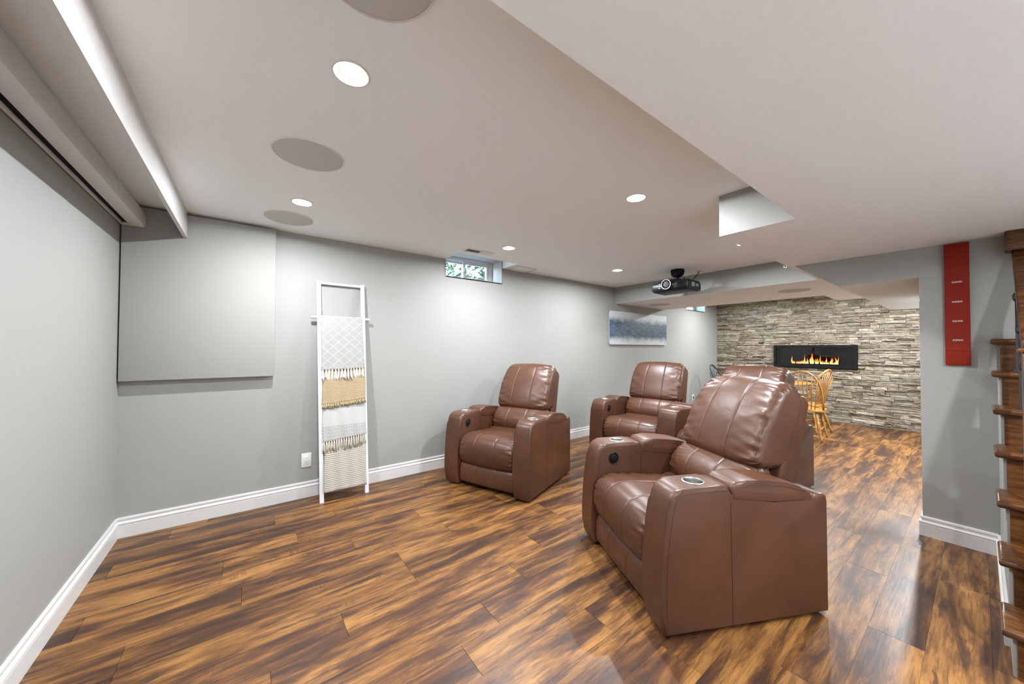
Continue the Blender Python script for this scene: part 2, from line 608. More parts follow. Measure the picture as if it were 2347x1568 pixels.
# ------------------------------------------------------------------ stone wall with its stones
FY0, FY1, FZ0, FZ1 = -2.343, -1.110, .987, 1.418      # fireplace outline
wall_far = wall('wall_far', [(XF, 9.75, -4.8, .35, -.1, FZ0 + .01), (XF, 9.75, -4.8, .35, FZ1 - .01, 2.75),
                             (XF, 9.75, -4.8, FY0 + .01, FZ0, FZ1), (XF, 9.75, FY1 - .01, .35, FZ0, FZ1)],
                M['mortar'], 'stacked ledgestone feature wall in browns and greys')
rs = random.Random(11)
def stone_unit(rg):
    """unit block: x out of the wall 0..-1, y 0..1, z 0..1 with a rough face"""
    v, fcs = [], []
    ny, nz = 4, 2
    for j in range(nz + 1):
        for i in range(ny + 1):
            yy, zz = i / ny, j / nz
            edge = i in (0, ny) or j in (0, nz)
            xx = -1 + (rg.uniform(.0, .22) if edge else rg.uniform(-.08, .14))
            v.append((xx, min(1, max(0, yy + (rg.uniform(-.05, .05) if 0 < i < ny else 0))), min(1, max(0, zz + rg.uniform(-.07, .07) * (1 if True else 0)))))
    for j in range(nz):
        for i in range(ny):
            a = j * (ny + 1) + i
            fcs.append((a, a + 1, a + ny + 2, a + ny + 1))
    ring = [i for i in range(ny + 1)] + [(j * (ny + 1) + ny) for j in range(1, nz + 1)] + [nz * (ny + 1) + i for i in range(ny - 1, -1, -1)] + [j * (ny + 1) for j in range(nz - 1, 0, -1)]
    base = len(v)
    for k in ring:
        v.append((.12, v[k][1], v[k][2]))
    n = len(ring)
    for k in range(n):
        fcs.append((ring[(k + 1) % n], ring[k], base + k, base + (k + 1) % n))
    return v, fcs
units = [stone_unit(rs) for _ in range(14)]
unit_me = []
for v, f in units:
    me = bpy.data.meshes.new('stone')
    me.from_pydata(v, [], f)
    me.materials.append(M['stone'])
    unit_me.append(me)
stones = []
z = 0.0
while z < H - .002:
    h = rs.choice([.030, .036, .042, .048, .056, .066, .075])
    h = min(h, H - z)
    yy = 0.0
    while yy > -3.385:
        L = rs.uniform(.09, .21) if rs.random() < .55 else rs.uniform(.21, .42)
        y0 = max(yy - L, -3.385)
        zz0, zz1, hh = z, z + h, h
        spans = [(y0, yy)]
        if zz1 > FZ0 + .004 and zz0 < FZ1 - .004:
            spans = []
            if yy > FY1 + .002:
                spans.append((max(y0, FY1 + .002), yy))
            if y0 < FY0 - .002:
                spans.append((y0, min(yy, FY0 - .002)))
        for (a, b) in spans:
            if b - a > .012:
                # a stone is now and then split into two thin courses
                if h > .052 and rs.random() < .40:
                    k = rs.uniform(.35, .65)
                    stones.append((a, b, zz0, zz0 + h * k))
                    stones.append((a, b, zz0 + h * k, zz1))
                else:
                    stones.append((a, b, zz0, zz1))
        yy = y0
    z += h
stones.sort(key=lambda s: -(s[1] - s[0]) * (s[3] - s[2]) * (1 if s[1] > -3.1 else .3))
sv, sf = [], []
for i, (a, b, z0, z1) in enumerate(stones):
    dep = rs.uniform(.012, .052)
    k = rs.randrange(len(units))
    g = .0014
    if i < 300:
        o = bpy.data.objects.new('stone', unit_me[k])
        o.location = (XF, a + g, z0 + g)
        o.scale = (dep, b - a - 2 * g, z1 - z0 - 2 * g)
        link(o, wall_far)
    else:
        base = len(sv)
        for (vx, vy, vz) in units[k][0]:
            sv.append((XF + vx * dep, a + g + vy * (b - a - 2 * g), z0 + g + vz * (z1 - z0 - 2 * g)))
        sf += [tuple(base + q for q in f) for f in units[k][1]]
me = bpy.data.meshes.new('small_stones')
me.from_pydata(sv, [], sf)
me.materials.append(M['stone_small'])
so = link(bpy.data.objects.new('small_stones', me), wall_far)
so['kind'] = 'stuff'

# ------------------------------------------------------------------ baseboards
BB = [(0, 0), (.016, 0), (.016, .086), (.0145, .0885), (.0145, .091), (.0175, .093), (.0185, .097), (.0175, .102), (.009, .108), (.006, .116), (.007, .1185), (.0105, .121), (.0115, .126), (.0105, .134), (.008, .140), (0, .140)]
def baseboard(name, axis, sgn, at, a, b, label):
    bm = bmesh.new()
    prism(bm, [(at + sgn * p, q) for p, q in BB], axis, a, b)
    return structure(finish(name, bm, M['trim']), label)
baseboard('baseboard_left', 'y', 1, 0.0, -4.7, -.0, 'white moulded baseboard under the screen wall')
baseboard('baseboard_back', 'x', -1, 0.0, 0.0, XF - .03, 'white moulded baseboard along the long grey wall')
bm = bmesh.new()
lines = [[bm.verts.new(c) for c in ((4.66 - p, -3.715, q), (4.66 - p, -3.385 + p, q), (XF - .05, -3.385 + p, q))] for p, q in BB]
for k in range(len(lines)):
    l0, l1 = lines[k], lines[(k + 1) % len(lines)]
    for j in range(2):
        bm.faces.new((l0[j], l0[j + 1], l1[j + 1], l1[j]))
structure(finish('baseboard_right', bm, M['trim']), 'white moulded baseboard around the grey wall end')
baseboard('baseboard_stairs', 'x', 1, -3.715, 3.50, 4.66, 'short white baseboard running beside the stairs')

# ------------------------------------------------------------------ windows
def window(name, x0, x1, z0, z1, split, label):
    w = structure(empty(name, ((x0 + x1) / 2, .25, z0)), label)
    cx = (x0 + x1) / 2
    X0, X1, Zt = x0 - cx, x1 - cx, z1 - z0
    bm = bmesh.new()
    fw = .045
    box(bm, X0, X0 + fw, -.03, .06, 0, Zt); box(bm, X1 - fw - .015, X1, -.03, .06, 0, Zt)
    box(bm, X0 + fw, X1 - fw, -.03, .06, Zt - fw, Zt); box(bm, X0 + fw, X1 - fw, -.03, .06, 0, .03)
    finish('frame', bm, M['white'], w)
    sx = split - cx
    for a, b, yy in ((X0 + fw, sx + .03, .02), (sx - .01, X1 - fw - .015, -.015)):
        bm = bmesh.new()
        s = .032
        box(bm, a, a + s, yy - .012, yy + .012, .03, Zt - fw); box(bm, b - s, b, yy - .012, yy + .012, .03, Zt - fw)
        box(bm, a + s, b - s, yy - .012, yy + .012, Zt - fw - s, Zt - fw); box(bm, a + s, b - s, yy - .012, yy + .012, .03, .03 + s)
        sash = finish('sash', bm, M['white'], w)
        bx('pane', (a + s, b - s, yy - .003, yy + .003, .03 + s, Zt - fw - s), M['glass'], sash)
    bx('latch', (sx - .004, sx + .012, -.045, -.027, Zt * .42, Zt * .42 + .05), M['white'], w, bev=.003)
    bm = bmesh.new()
    box(bm, X0, X1, -.25, -.03, -.012, .0)
    finish('window_sill', bm, M['trim'], w)
    return w
window('window_1', WIN1[0], WIN1[1], Z1, Z1T, 2.875, 'small sliding window in a ceiling pocket of the grey wall')
window('window_2', WIN2[0], WIN2[1], Z2, Z2T, 8.41, 'small bright window near the stone wall')
# white drywall returns of the first window's pocket
bm = bmesh.new()
box(bm, WIN1[1] - .004, WIN1[1] + .006, 0.0, .22, Z1, Z1T); box(bm, WIN1[0] - .006, WIN1[0] + .004, 0.0, .22, Z1, Z1T)
box(bm, WIN1[0], WIN1[1], 0.0, .22, Z1T - .006, Z1T + .004)
structure(finish('trim_1', bm, M['trim']), 'white returns lining the small window opening')

# greenery beyond the glass
gb = bx('ground', (-1, 11, .36, 4.0, 1.75, 1.95), M['soil'])
structure(gb, 'gravel ground level outside the basement windows')
gl = random.Random(5)
def shrub(x, y, z, n, sx, label):
    t = empty('shrub', (x, y, z))
    tag(t, label, 'shrub', 'garden shrubs outside')
    v, f = [], []
    for i in range(n):
        c = Vector((gl.uniform(-sx, sx), gl.uniform(-.25, .3), gl.uniform(.12, 1.15)))
        a = Vector((gl.uniform(-1, 1), gl.uniform(-1, 1), gl.uniform(-.6, .8))).normalized()
        b = a.cross(Vector((gl.uniform(-1, 1), gl.uniform(-1, 1), gl.uniform(-1, 1)))).normalized()
        L, W_ = gl.uniform(.07, .15), gl.uniform(.02, .045)
        base = len(v)
        nrm = a.cross(b) * .008
        v += [c - a * L, c + b * W_ + nrm, c + a * L, c - b * W_ + nrm]
        f += [(base, base + 1, base + 2), (base, base + 2, base + 3)]
    me = bpy.data.meshes.new('foliage')
    me.from_pydata([tuple(q) for q in v], [], f)
    me.materials.append(M['leaf'])
    fo = link(bpy.data.objects.new('foliage', me), t)
    fo['kind'] = 'stuff'
    for k in range(5):
        bm = bmesh.new()
        px = gl.uniform(-sx * .6, sx * .6)
        tube(bm, [(px * .3, 0, -.02), (px * .6, .03, .4), (px, 0, 1.0)], [.012, .009, .004], 6)
        finish('stem', bm, M['soil'], t)
shrub(3.05, .95, 1.95, 1300, .85, 'leafy garden shrub seen through the nearer small window')

# ------------------------------------------------------------------ ceiling downlights
def make_light():
    t = empty('downlight')
    bm = bmesh.new()
    lathe(bm, [(.0665, 0.0), (.0665, -.004), (.064, -.0062), (.0575, -.0062), (.0545, -.004), (.0545, .002)], 32, cap=False)
    finish('trim_ring', bm, M['white'], t, smooth=True)
    bm = bmesh.new()
    lathe(bm, [(.0545, -.0015), (.050, .004), (.042, .006), (.033, .004)], 32, cap=False)
    finish('reflector', bm, M['reflector'], t, smooth=True)
    bm = bmesh.new()
    lathe(bm, [(.0, -.0005), (.020, -.0003), (.030, .0005), (.033, .004), (.033, .045)], 32, cap=False)
    finish('lens', bm, M['bulb'], t, smooth=True)
    return t
light_labels = ['recessed downlight closest above the camera, left of the big bulkhead', 'recessed downlight beside the ceiling speaker nearest the grey acoustic panel',
                'recessed downlight in front of the bulkhead corner notch', 'recessed downlight just right of the ceiling air vent',
                'recessed downlight left of the ceiling projector', 'recessed downlight hidden above the bulkhead edge',
                'recessed downlight near the far small window', 'recessed downlight in front of the fireplace', 'recessed downlight at the far right by the stone wall',
                'recessed downlight in the lower slanted bulkhead, nearer the wall end', 'added unseen downlight in the lower slanted bulkhead, nearer the stone wall', 'recessed downlight in the bulkhead behind the camera', 'recessed downlight in the bulkhead by the stairs']
proto = make_light()
for i, ((x, y, z), lab) in enumerate(zip(LIGHTS, light_labels)):
    t = proto if i == len(LIGHTS) - 1 else copy_tree(proto)
    t.location = (x, y, z)
    tag(t, lab, 'ceiling light', 'recessed ceiling downlights')
    ld = bpy.data.lights.new('downlight_lamp', 'AREA')
    ld.shape = 'DISK'
    ld.size = .055
    ld.energy = LAMP_W * (1.15 if x > 6 else 1.0)     # brighter bulbs in the far part
    ld.spread = math.radians(180)
    ld.color = (.955, 1.0, 1.045)
    lo = bpy.data.objects.new('downlight_lamp', ld)
    lo.location = (0, 0, -.0025)
    link(lo, t)
# ------------------------------------------------------------------ ceiling speakers
def make_speaker():
    t = empty('ceiling_speaker')
    bm = bmesh.new()
    lathe(bm, [(.167, 0), (.167, -.004), (.165, -.006), (.161, -.006), (.160, -.003)], 48, cap=False)
    finish('rim', bm, M['white'], t, smooth=True, angle=40)
    bm = bmesh.new()
    lathe(bm, [(0, -.0062), (.10, -.0060), (.155, -.005), (.1605, -.003), (.1605, .0)], 48, cap=False)
    finish('grille', bm, M['grille'], t, smooth=True)
    return t
sp0 = make_speaker()
for i, (x, y, z, lab) in enumerate([(.972, -1.53, H, 'round ceiling speaker in the middle of the row by the screen'),
                                    (.972, -.40, H, 'round ceiling speaker nearest the grey acoustic panel'),
                                    (.985, -2.70, H, 'round ceiling speaker cut off by the top of the picture'),
                                    (6.27, -.42, HB, 'round speaker in the cross bulkhead above the blue painting'),
                                    (6.27, -2.24, HB, 'round speaker in the cross bulkhead above the fireplace')]):
    t = sp0 if i == 0 else copy_tree(sp0)
    t.location = (x, y, z)
    tag(t, lab, 'speaker', 'round in-ceiling speakers')

# ------------------------------------------------------------------ projection screen case, fascia board, acoustic panel
t = empty('screen_case', (.0, -1.6, 2.195))
tag(t, 'long off-white projection screen case mounted high on the left wall', 'screen case')
Y0, Y1 = -1.6, 1.525
prof = [(.008, 0), (.020, 0), (.020, .030), (.052, .030), (.052, 0), (.116, 0), (.124, .004), (.129, .018), (.129, .045), (.126, .075), (.119, .105), (.107, .132), (.090, .150), (.066, .158), (.008, .158)]
bm = bmesh.new()
prism(bm, prof, 'y', Y0, Y1 - .012)
finish('case', bm, M['case'], t, smooth=True, angle=35)
bm = bmesh.new()
prism(bm, [(p * 1.01 + .0005, q * 1.01 - .001) for p, q in prof if not (.019 < p < .053)], 'y', Y1 - .012, Y1)
finish('end_cap', bm, M['case'], t, smooth=True, angle=35)
bx('screen_slot', (.021, .051, Y0 + .01, Y1 - .03, .012, .029), M['blackmat'], t)
structure(bx('trim_2', (.326, .347, -4.7, -.070, 2.165, H + .002), M['trim']), 'white fascia board hanging from the ceiling in front of the screen case')
t = empty('acoustic_panel', (.456, -.04, 1.10))
tag(t, 'large flat grey fabric acoustic panel on the wall by the corner', 'wall panel')
bx('fabric_face', (-.449, .449, -.028, .0, 0, 1.243), M['panel'], t, bev=.006)
bx('backing_board', (-.440, .440, .0, .040, .008, 1.235), M['panel'], t)

# ------------------------------------------------------------------ vent, access hatch, hooks, outlets
t = empty('air_vent', (2.655, -.487, H))
tag(t, 'small white ceiling air vent beside the window pocket', 'vent')
bm = bmesh.new()
for b in ((-.165, .165, -.06, -.042), (-.165, .165, .042, .06), (-.165, -.145, -.042, .042), (.145, .165, -.042, .042)):
    box(bm, *b, -.006, .001)
finish('frame', bm, M['white'], t)
bx('opening', (-.145, .145, -.042, .042, -.0012, .0), M['black'], t)
for i in range(15):
    bm = bmesh.new()
    xx = -.137 + i * .0195
    if i < 8:
        prism(bm, [(xx + .0100, -.001), (xx + .0040, -.0075), (xx + .0028, -.0070), (xx + .0088, -.0005)], 'y', -.042, .042)
    else:
        prism(bm, [(xx, -.001), (xx + .0115, -.0075), (xx + .0130, -.0068), (xx + .0015, -.0005)], 'y', -.042, .042)
    finish('slat', bm, M['white'], t)
t = empty('access_panel', (3.53, -.117, H))
tag(t, 'flat white access panel in the ceiling right of the window pocket', 'hatch')
bm = bmesh.new()
for b in ((-.15, .15, -.132, -.112), (-.15, .15, .112, .115), (-.15, -.13, -.112, .112), (.13, .15, -.112, .112)):
    box(bm, *b, -.006, .0)
finish('frame', bm, M['trim'], t)
bx('door', (-.128, .128, -.110, .110, -.004, -.0005), M['ceil'], t)
def hook(x, y, lab):
    bm = bmesh.new()
    pts = [(0, 0, .0), (0, 0, -.012)] + [(0, .010 - .010 * math.cos(a), -.012 - .010 * math.sin(a)) for a in [k * PI * 1.35 / 10 for k in range(11)]]
    tube(bm, pts, .0022, 8)
    o = finish('cup_hook', bm, M['white'], smooth=True)
    o.location = (x, y, HB)
    tag(o, lab, 'hook')
hook(4.55, -2.625, 'tiny white cup hook on the bulkhead edge near the projector')
def outlet(x, z, lab, kind=0):
    t = empty('wall_outlet', (x, 0, z))
    tag(t, lab, 'outlet', 'white wall outlets')
    bx('plate', (-.0385, .0385, -.007, 0, -.062, .062), M['white'], t, bev=.002)
    bx('receptacle', (-.018, .018, -.010, -.006, -.036, .036), M['white'] if kind == 0 else M['black'], t, bev=.002)
    for s in (-1, 1):
        for sx in (-.0065, .0065):
            bx('slot', (sx - .001, sx + .001, -.0106, -.0098, s * .016 + .002, s * .016 + .010), M['slot'], t)
        bm = bmesh.new()
        lathe(bm, [(0, -.0005), (.0026, -.0005), (.0026, .0005), (0, .0005)], 10, cap=False)
        h_ = finish('ground_hole', bm, M['slot'], t)
        h_.rotation_euler = (PI / 2, 0, 0)
        h_.location = (0, -.0102, s * .016 - .006)
outlet(1.157, .331, 'white wall outlet left of the blanket ladder')
outlet(8.255, .315, 'white wall outlet far along the wall behind the recliners', 1)

# ------------------------------------------------------------------ painting
t = empty('canvas_painting', (6.293, -.022, 1.686))
tag(t, 'wide abstract canvas with a dark blue band between pale grey edges', 'painting')
bx('canvas', (-.853, .853, -.020, .0, -.278, .278), M['painting'], t, bev=.003)
bx('stretcher_frame', (-.835, .835, .0, .021, -.26, .26), M['whitewood'], t)
bx('signature', (.76, .80, -.0206, -.0198, -.255, -.246), M['slot'], t)

# ------------------------------------------------------------------ blanket ladder and throws
LX0, LX1 = 1.243, 1.614
def yl(z):
    return -.218 + .1005 * z
t = empty('blanket_ladder', (0, 0, 0))
tag(t, 'white wooden blanket ladder leaning on the grey wall', 'ladder')
for cx_b, cx_t in ((1.252, 1.233), (1.623, 1.611)):
    bm = bmesh.new()
    vsb = []
    for (cx, z) in ((cx_b, 0.0), (cx_t, 1.955)):
        yc = yl(z)
        vsb.append([bm.verts.new((cx + sx * .0165, yc + sy * .014, z)) for sx, sy in ((-1, -1), (1, -1), (1, 1), (-1, 1))])
    bm.faces.new(vsb[0][::-1]); bm.faces.new(vsb[1])
    for k in range(4):
        bm.faces.new((vsb[0][k], vsb[0][(k + 1) % 4], vsb[1][(k + 1) % 4], vsb[1][k]))
    bmesh.ops.bevel(bm, geom=list(bm.edges), offset=.002, segments=2, affect='EDGES')
    finish('rail', bm, M['whitewood'], t, smooth=True, angle=40)
for z in (1.935, 1.617, 1.30, .98, .66):
    e = .062 if abs(z - 1.617) < .01 else -.005
    bm = bmesh.new()
    tube(bm, [(1.233 - e, yl(z), z), (1.42, yl(z), z), (1.611 + e, yl(z), z)], .0125, 14)
    finish('rung', bm, M['whitewood'], t, smooth=True, angle=50)
rb = random.Random(21)
def throw(zr, zh, x0, x1, mat, frmat, flen, ntas, label, layer, tilt=0.0, frad=.005):
    """cloth folded over the rung at zr with its front hem at zh"""
    t = empty('throw_blanket', (x0, 0, zh))
    tag(t, label, 'blanket', 'throw blankets on the ladder')
    bm = bmesh.new()
    cols, front, back = 34, 40, 12
    ph = [rb.uniform(0, 6) for _ in range(6)]
    grid = []
    def path(s, X):
        # s in 0..1 along front from rung down, negative on the back side
        top = zr + .0145
        th = layer
        if s >= 0:
            z = top + (zh + tilt * (X - .5) - top) * s
            off = .0145 + th * min(1, s * 4) + .016 * s
            wv = (.0035 * math.sin(X * 9 + ph[0] + s * 2) + .0022 * math.sin(X * 21 + ph[1] - s * 3)) * (.25 + s)
            y = yl(z) - off - wv
        else:
            z = top + s * .32
            y = yl(z) + .0145 + .004 * math.sin(X * 9 + ph[2])
        return y, z
    svals = [-1 + k / back for k in range(back)] + [k / front for k in range(front + 1)]
    for s in svals:
        rowv = []
        for c in range(cols + 1):
            X = c / cols
            y, z = path(s, X)
            if abs(s) < .02:
                z += .002
            xx = x0 + (x1 - x0) * X + .003 * math.sin(s * 7 + ph[3]) + (X - .5) * .012 * max(0, s)
            rowv.append(bm.verts.new((xx - x0, y, z - zh)))
        grid.append(rowv)
    for a, b in zip(grid, grid[1:]):
        for c in range(cols):
            bm.faces.new((a[c], a[c + 1], b[c + 1], b[c]))
    o = finish('cloth', bm, mat, t, smooth=True)
    md = o.modifiers.new('thickness', 'SOLIDIFY')
    md.thickness = .005
    md.offset = 0
    if flen > 0:
        for k in range(ntas):
            X = (k + .5) / ntas
            y, z = path(1.0, X)
            xx = (x1 - x0) * X + (X - .5) * .012
            bm = bmesh.new()
            for q in range(3):
                dx, dy = rb.uniform(-.5, .5) * frad * 2.4, rb.uniform(-.004, .004)
                L = flen * rb.uniform(.72, 1.08)
                tube(bm, [(xx, y - .001, z - zh + .004), (xx + dx * .3, y - .004 + dy, z - zh - L * .25), (xx + dx, y - .002 + dy, z - zh - L * .65), (xx + dx * 1.7, y + dy, z - zh - L)],
                     [frad * .55, frad * .95, frad * .9, frad * .45], 6)
            finish('tassel', bm, frmat, t, smooth=True)
throw(1.617, 1.145, 1.252, 1.600, M['b_lattice'], M['fr_white'], .105, 14, 'pale grey lattice throw with white tassels, topmost on the ladder', .012, .01, .0075)
throw(1.30, .850, 1.258, 1.612, M['b_tan'], M['fr_tan'], .040, 26, 'tan ribbed throw with short fringe, second from the ladder top', .008, .03, .0055)
throw(.98, .527, 1.262, 1.614, M['b_diamond'], M['fr_cream'], .105, 18, 'white throw with diamond bands and cream tassels, third on the ladder', .004, .03, .0062)
throw(.66, .085, 1.270, 1.612, M['b_stripe'], M['fr_cream'], 0, 0, 'cream throw with thin dark stripes, lowest on the ladder', .0, .0)

# ------------------------------------------------------------------ leather recliners
def cushion(name, prof, w, parent, y0=0.0, rad=.045, seams=(), crown=.012, wr=.005, wl=.07, seed=0, n=72, groove=.003, edge_seam=False, taper=0.0):
    """stuffed leather cushion: closed (x, z) profile carried across width w, rounded ends, stitched grooves and gathered edges"""
    rg = random.Random(seed)
    P = catmull(prof, n)
    area = sum(P[i].x * P[(i + 1) % n].y - P[(i + 1) % n].x * P[i].y for i in range(n))
    sg = 1 if area > 0 else -1
    N = []
    for i in range(n):
        tg = (P[(i + 1) % n] - P[i - 1]).normalized()
        N.append(Vector((tg.y, -tg.x)) * sg)
    ph = [(rg.uniform(7, 12), rg.uniform(0, 6)), (rg.uniform(14, 20), rg.uniform(0, 6)), (rg.uniform(24, 33), rg.uniform(0, 6))]
    hw = w / 2
    ys = set()
    for k in range(9):
        a = k / 8 * PI / 2
        ys.add(round(hw - rad + rad * math.sin(a), 5)); ys.add(round(-(hw - rad + rad * math.sin(a)), 5))
    for k in range(25):
        ys.add(round(-(hw - rad) + (2 * (hw - rad)) * k / 24, 5))
    for s in seams:
        for dlt in (-.012, -.007, -.0035, 0, .0035, .007, .012):
            ys.add(round(s + dlt, 5))
    ys = sorted(ys)
    bm = bmesh.new()
    rings = []
    for yv in ys:
        de = hw - abs(yv)
        ins = 0.0
        if de < rad:
            ins = rad - math.sqrt(max(0, rad * rad - (rad - de) ** 2))
        ring = []
        sd = yv > 0
        for i in range(n):
            s = i / n
            puff = crown * (1 - (yv / hw) ** 2)
            for sm in seams:
                puff -= groove * math.exp(-((yv - sm) / .0045) ** 2)
                puff -= .0008 * math.exp(-((yv - sm) / .02) ** 2)
            f = 0.0
            for (fr, p0) in ph:
                f += (.45 - abs(math.sin(PI * s * fr + p0 + (1.7 if sd else 0) + 2.2 * (de - .05) * (1 if fr < 20 else -1) * 6))) / 2.2
            puff += wr * f * math.exp(-max(0, de - .012) / wl) * min(1, de / .02)
            q = P[i] + N[i] * (puff - ins)
            tp = 1 - taper * max(0.0, (q.y - .93) / .21) ** 2
            ring.append(bm.verts.new((q.x, y0 + yv * tp, q.y)))
        rings.append(ring)
    for a, b in zip(rings, rings[1:]):
        for i in range(n):
            bm.faces.new((a[i], a[(i + 1) % n], b[(i + 1) % n], b[i]))
    for ring, sgn in ((rings[0], -1), (rings[-1], 1)):
        c = sum((v.co for v in ring), Vector()) / n
        cv = bm.verts.new(c)
        for i in range(n):
            bm.faces.new((ring[i], ring[(i + 1) % n], cv))
    o = finish(name, bm, M['leather'], parent, smooth=True)
    if seams:
        bm = bmesh.new()
        for sm in seams:
            pf = crown * (1 - (sm / hw) ** 2) - groove - .0014
            tube(bm, [(P[i].x + N[i].x * pf, y0 + sm * (1 - taper * max(0.0, (P[i].y - .93) / .21) ** 2), P[i].y + N[i].y * pf) for i in range(n)], .0012, 5, close=True)
        if edge_seam:
            for sg_ in (-1, 1):
                dd = .016
                ins = rad - math.sqrt(rad * rad - (rad - dd) ** 2)
                tube(bm, [(P[i].x - N[i].x * (ins + .001), y0 + sg_ * (hw - dd) * (1 - taper * max(0.0, (P[i].y - .93) / .21) ** 2), P[i].y - N[i].y * (ins + .001)) for i in range(n)], .0013, 5, close=True)
        finish('seam', bm, M['seam'], o)
    return o

OX = .46   # local x of the chair front
def sh(pts):
    return [(x + OX, z) for x, z in pts]
ARM = sh([(-.012, .018), (.004, .05), (.012, .12), (.013, .22), (.006, .36), (-.006, .48), (-.021, .580), (-.034, .638), (-.048, .666), (-.072, .682), (-.10, .688), (-.15, .690), (-.30, .692), (-.338, .690),
          (-.349, .680), (-.353, .612), (-.60, .593), (-.824, .574), (-.829, .605), (-.842, .616), (-.900, .611), (-.918, .600), (-.924, .57), (-.926, .018)])
LID = sh([(-.357, .619), (-.357, .668), (-.364, .690), (-.385, .704), (-.45, .709), (-.55, .702), (-.66, .686), (-.74, .664), (-.79, .646), (-.815, .630), (-.822, .612), (-.822, .580), (-.60, .598)])
SEAT = sh([(-.63, .36), (-.63, .478), (-.50, .474), (-.34, .482), (-.20, .494), (-.11, .497), (-.045, .478), (-.008, .435), (.008, .37), (.002, .30), (-.022, .245), (-.06, .225), (-.14, .235), (-.36, .30)])
LUMB = sh([(-.60, .44), (-.575, .46), (-.556, .52), (-.567, .585), (-.606, .640), (-.660, .678), (-.71, .692), (-.77, .68), (-.80, .60), (-.76, .48)])
HEAD = sh([(-.676, .700), (-.662, .738), (-.686, .83), (-.734, .94), (-.796, 1.045), (-.853, 1.112), (-.905, 1.142), (-.955, 1.140), (-.998, 1.105), (-1.012, 1.05), (-.985, .96), (-.94, .84), (-.89, .72), (-.82, .678), (-.720, .676)])
FOOT = sh([(-.045, .045), (-.022, .055), (-.012, .09), (-.012, .15), (-.022, .20), (-.05, .232), (-.10, .232), (-.11, .14), (-.10, .045)])
SHELL = sh([(-.745, .40), (-.96, 1.085), (-1.005, 1.075), (-1.035, 1.03), (-.90, .46), (-.87, .38)])

def arm(parent, yc, w, seed):
    bm = bmesh.new()
    prism(bm, ARM, 'y', yc - w / 2, yc + w / 2, bev=.020, seg=4)
    o = finish('arm', bm, M['leather'], None, smooth=True, angle=50)
    cx, cz = OX - .215, .690
    cut = bmesh.new()
    lathe(cut, [(.0445, -.085), (.0445, .05)], 32, (cx, yc, cz))
    boolean_cut(o, [cut])
    o.parent = parent
    for p in o.data.polygons:
        p.use_smooth = True
    o.data.set_sharp_from_angle(angle=math.radians(50))
    bm = bmesh.new()
    lathe(bm, [(.0, -.080), (.036, -.080), (.042, -.074), (.0435, -.01), (.0435, .000), (.0455, .0035), (.051, .0035), (.0535, .001), (.0525, -.001)], 36, (cx, yc, cz + .001), cap=False)
    finish('cup_holder', bm, M['steel'], o, smooth=True, angle=60)
    bm = bmesh.new()
    prism(bm, LID, 'y', yc - w / 2 - .004, yc + w / 2 + .004, bev=.018, seg=4)
    lid = finish('storage_lid', bm, M['leather'], parent, smooth=True, angle=50)
    bm = bmesh.new()
    for s in (-1, 1):
        ye = yc + s * (w / 2 + .0045)
        tube(bm, [(x, ye - s * .0005, z) for x, z in [(LID[0][0] - .02, .672), (OX - .45, .688), (OX - .55, .681), (OX - .66, .666), (OX - .78, .632)]], .0013, 5)
    finish('piping', bm, M['seam'], lid)
    bm = bmesh.new()
    for s in (-1, 1):
        ye = yc + s * (w / 2)
        # seam that follows the front and top edge of the side panel, then drops to the floor
        edge = [(x - .026, z) for x, z in ARM[1:6]] + [(OX - .048, .575), (OX - .062, .625), (OX - .078, .650), (OX - .105, .662), (OX - .15, .667), (OX - .30, .670), (OX - .338, .664)]
        tube(bm, [(x, ye, z) for x, z in edge], .0013, 5)
        tube(bm, [(OX - .353, ye, .612), (OX - .357, ye, .35), (OX - .362, ye, .02)], .0016, 5)
    finish('seam', bm, M['seam'], o)
    bm = bmesh.new()
    for xx in (OX - .08, OX - .84):
        lathe(bm, [(.0, 0), (.022, 0), (.025, .004), (.025, .024), (0, .024)], 14, (xx, yc, 0), cap=False)
    finish('feet', bm, M['black'], o)
    return o
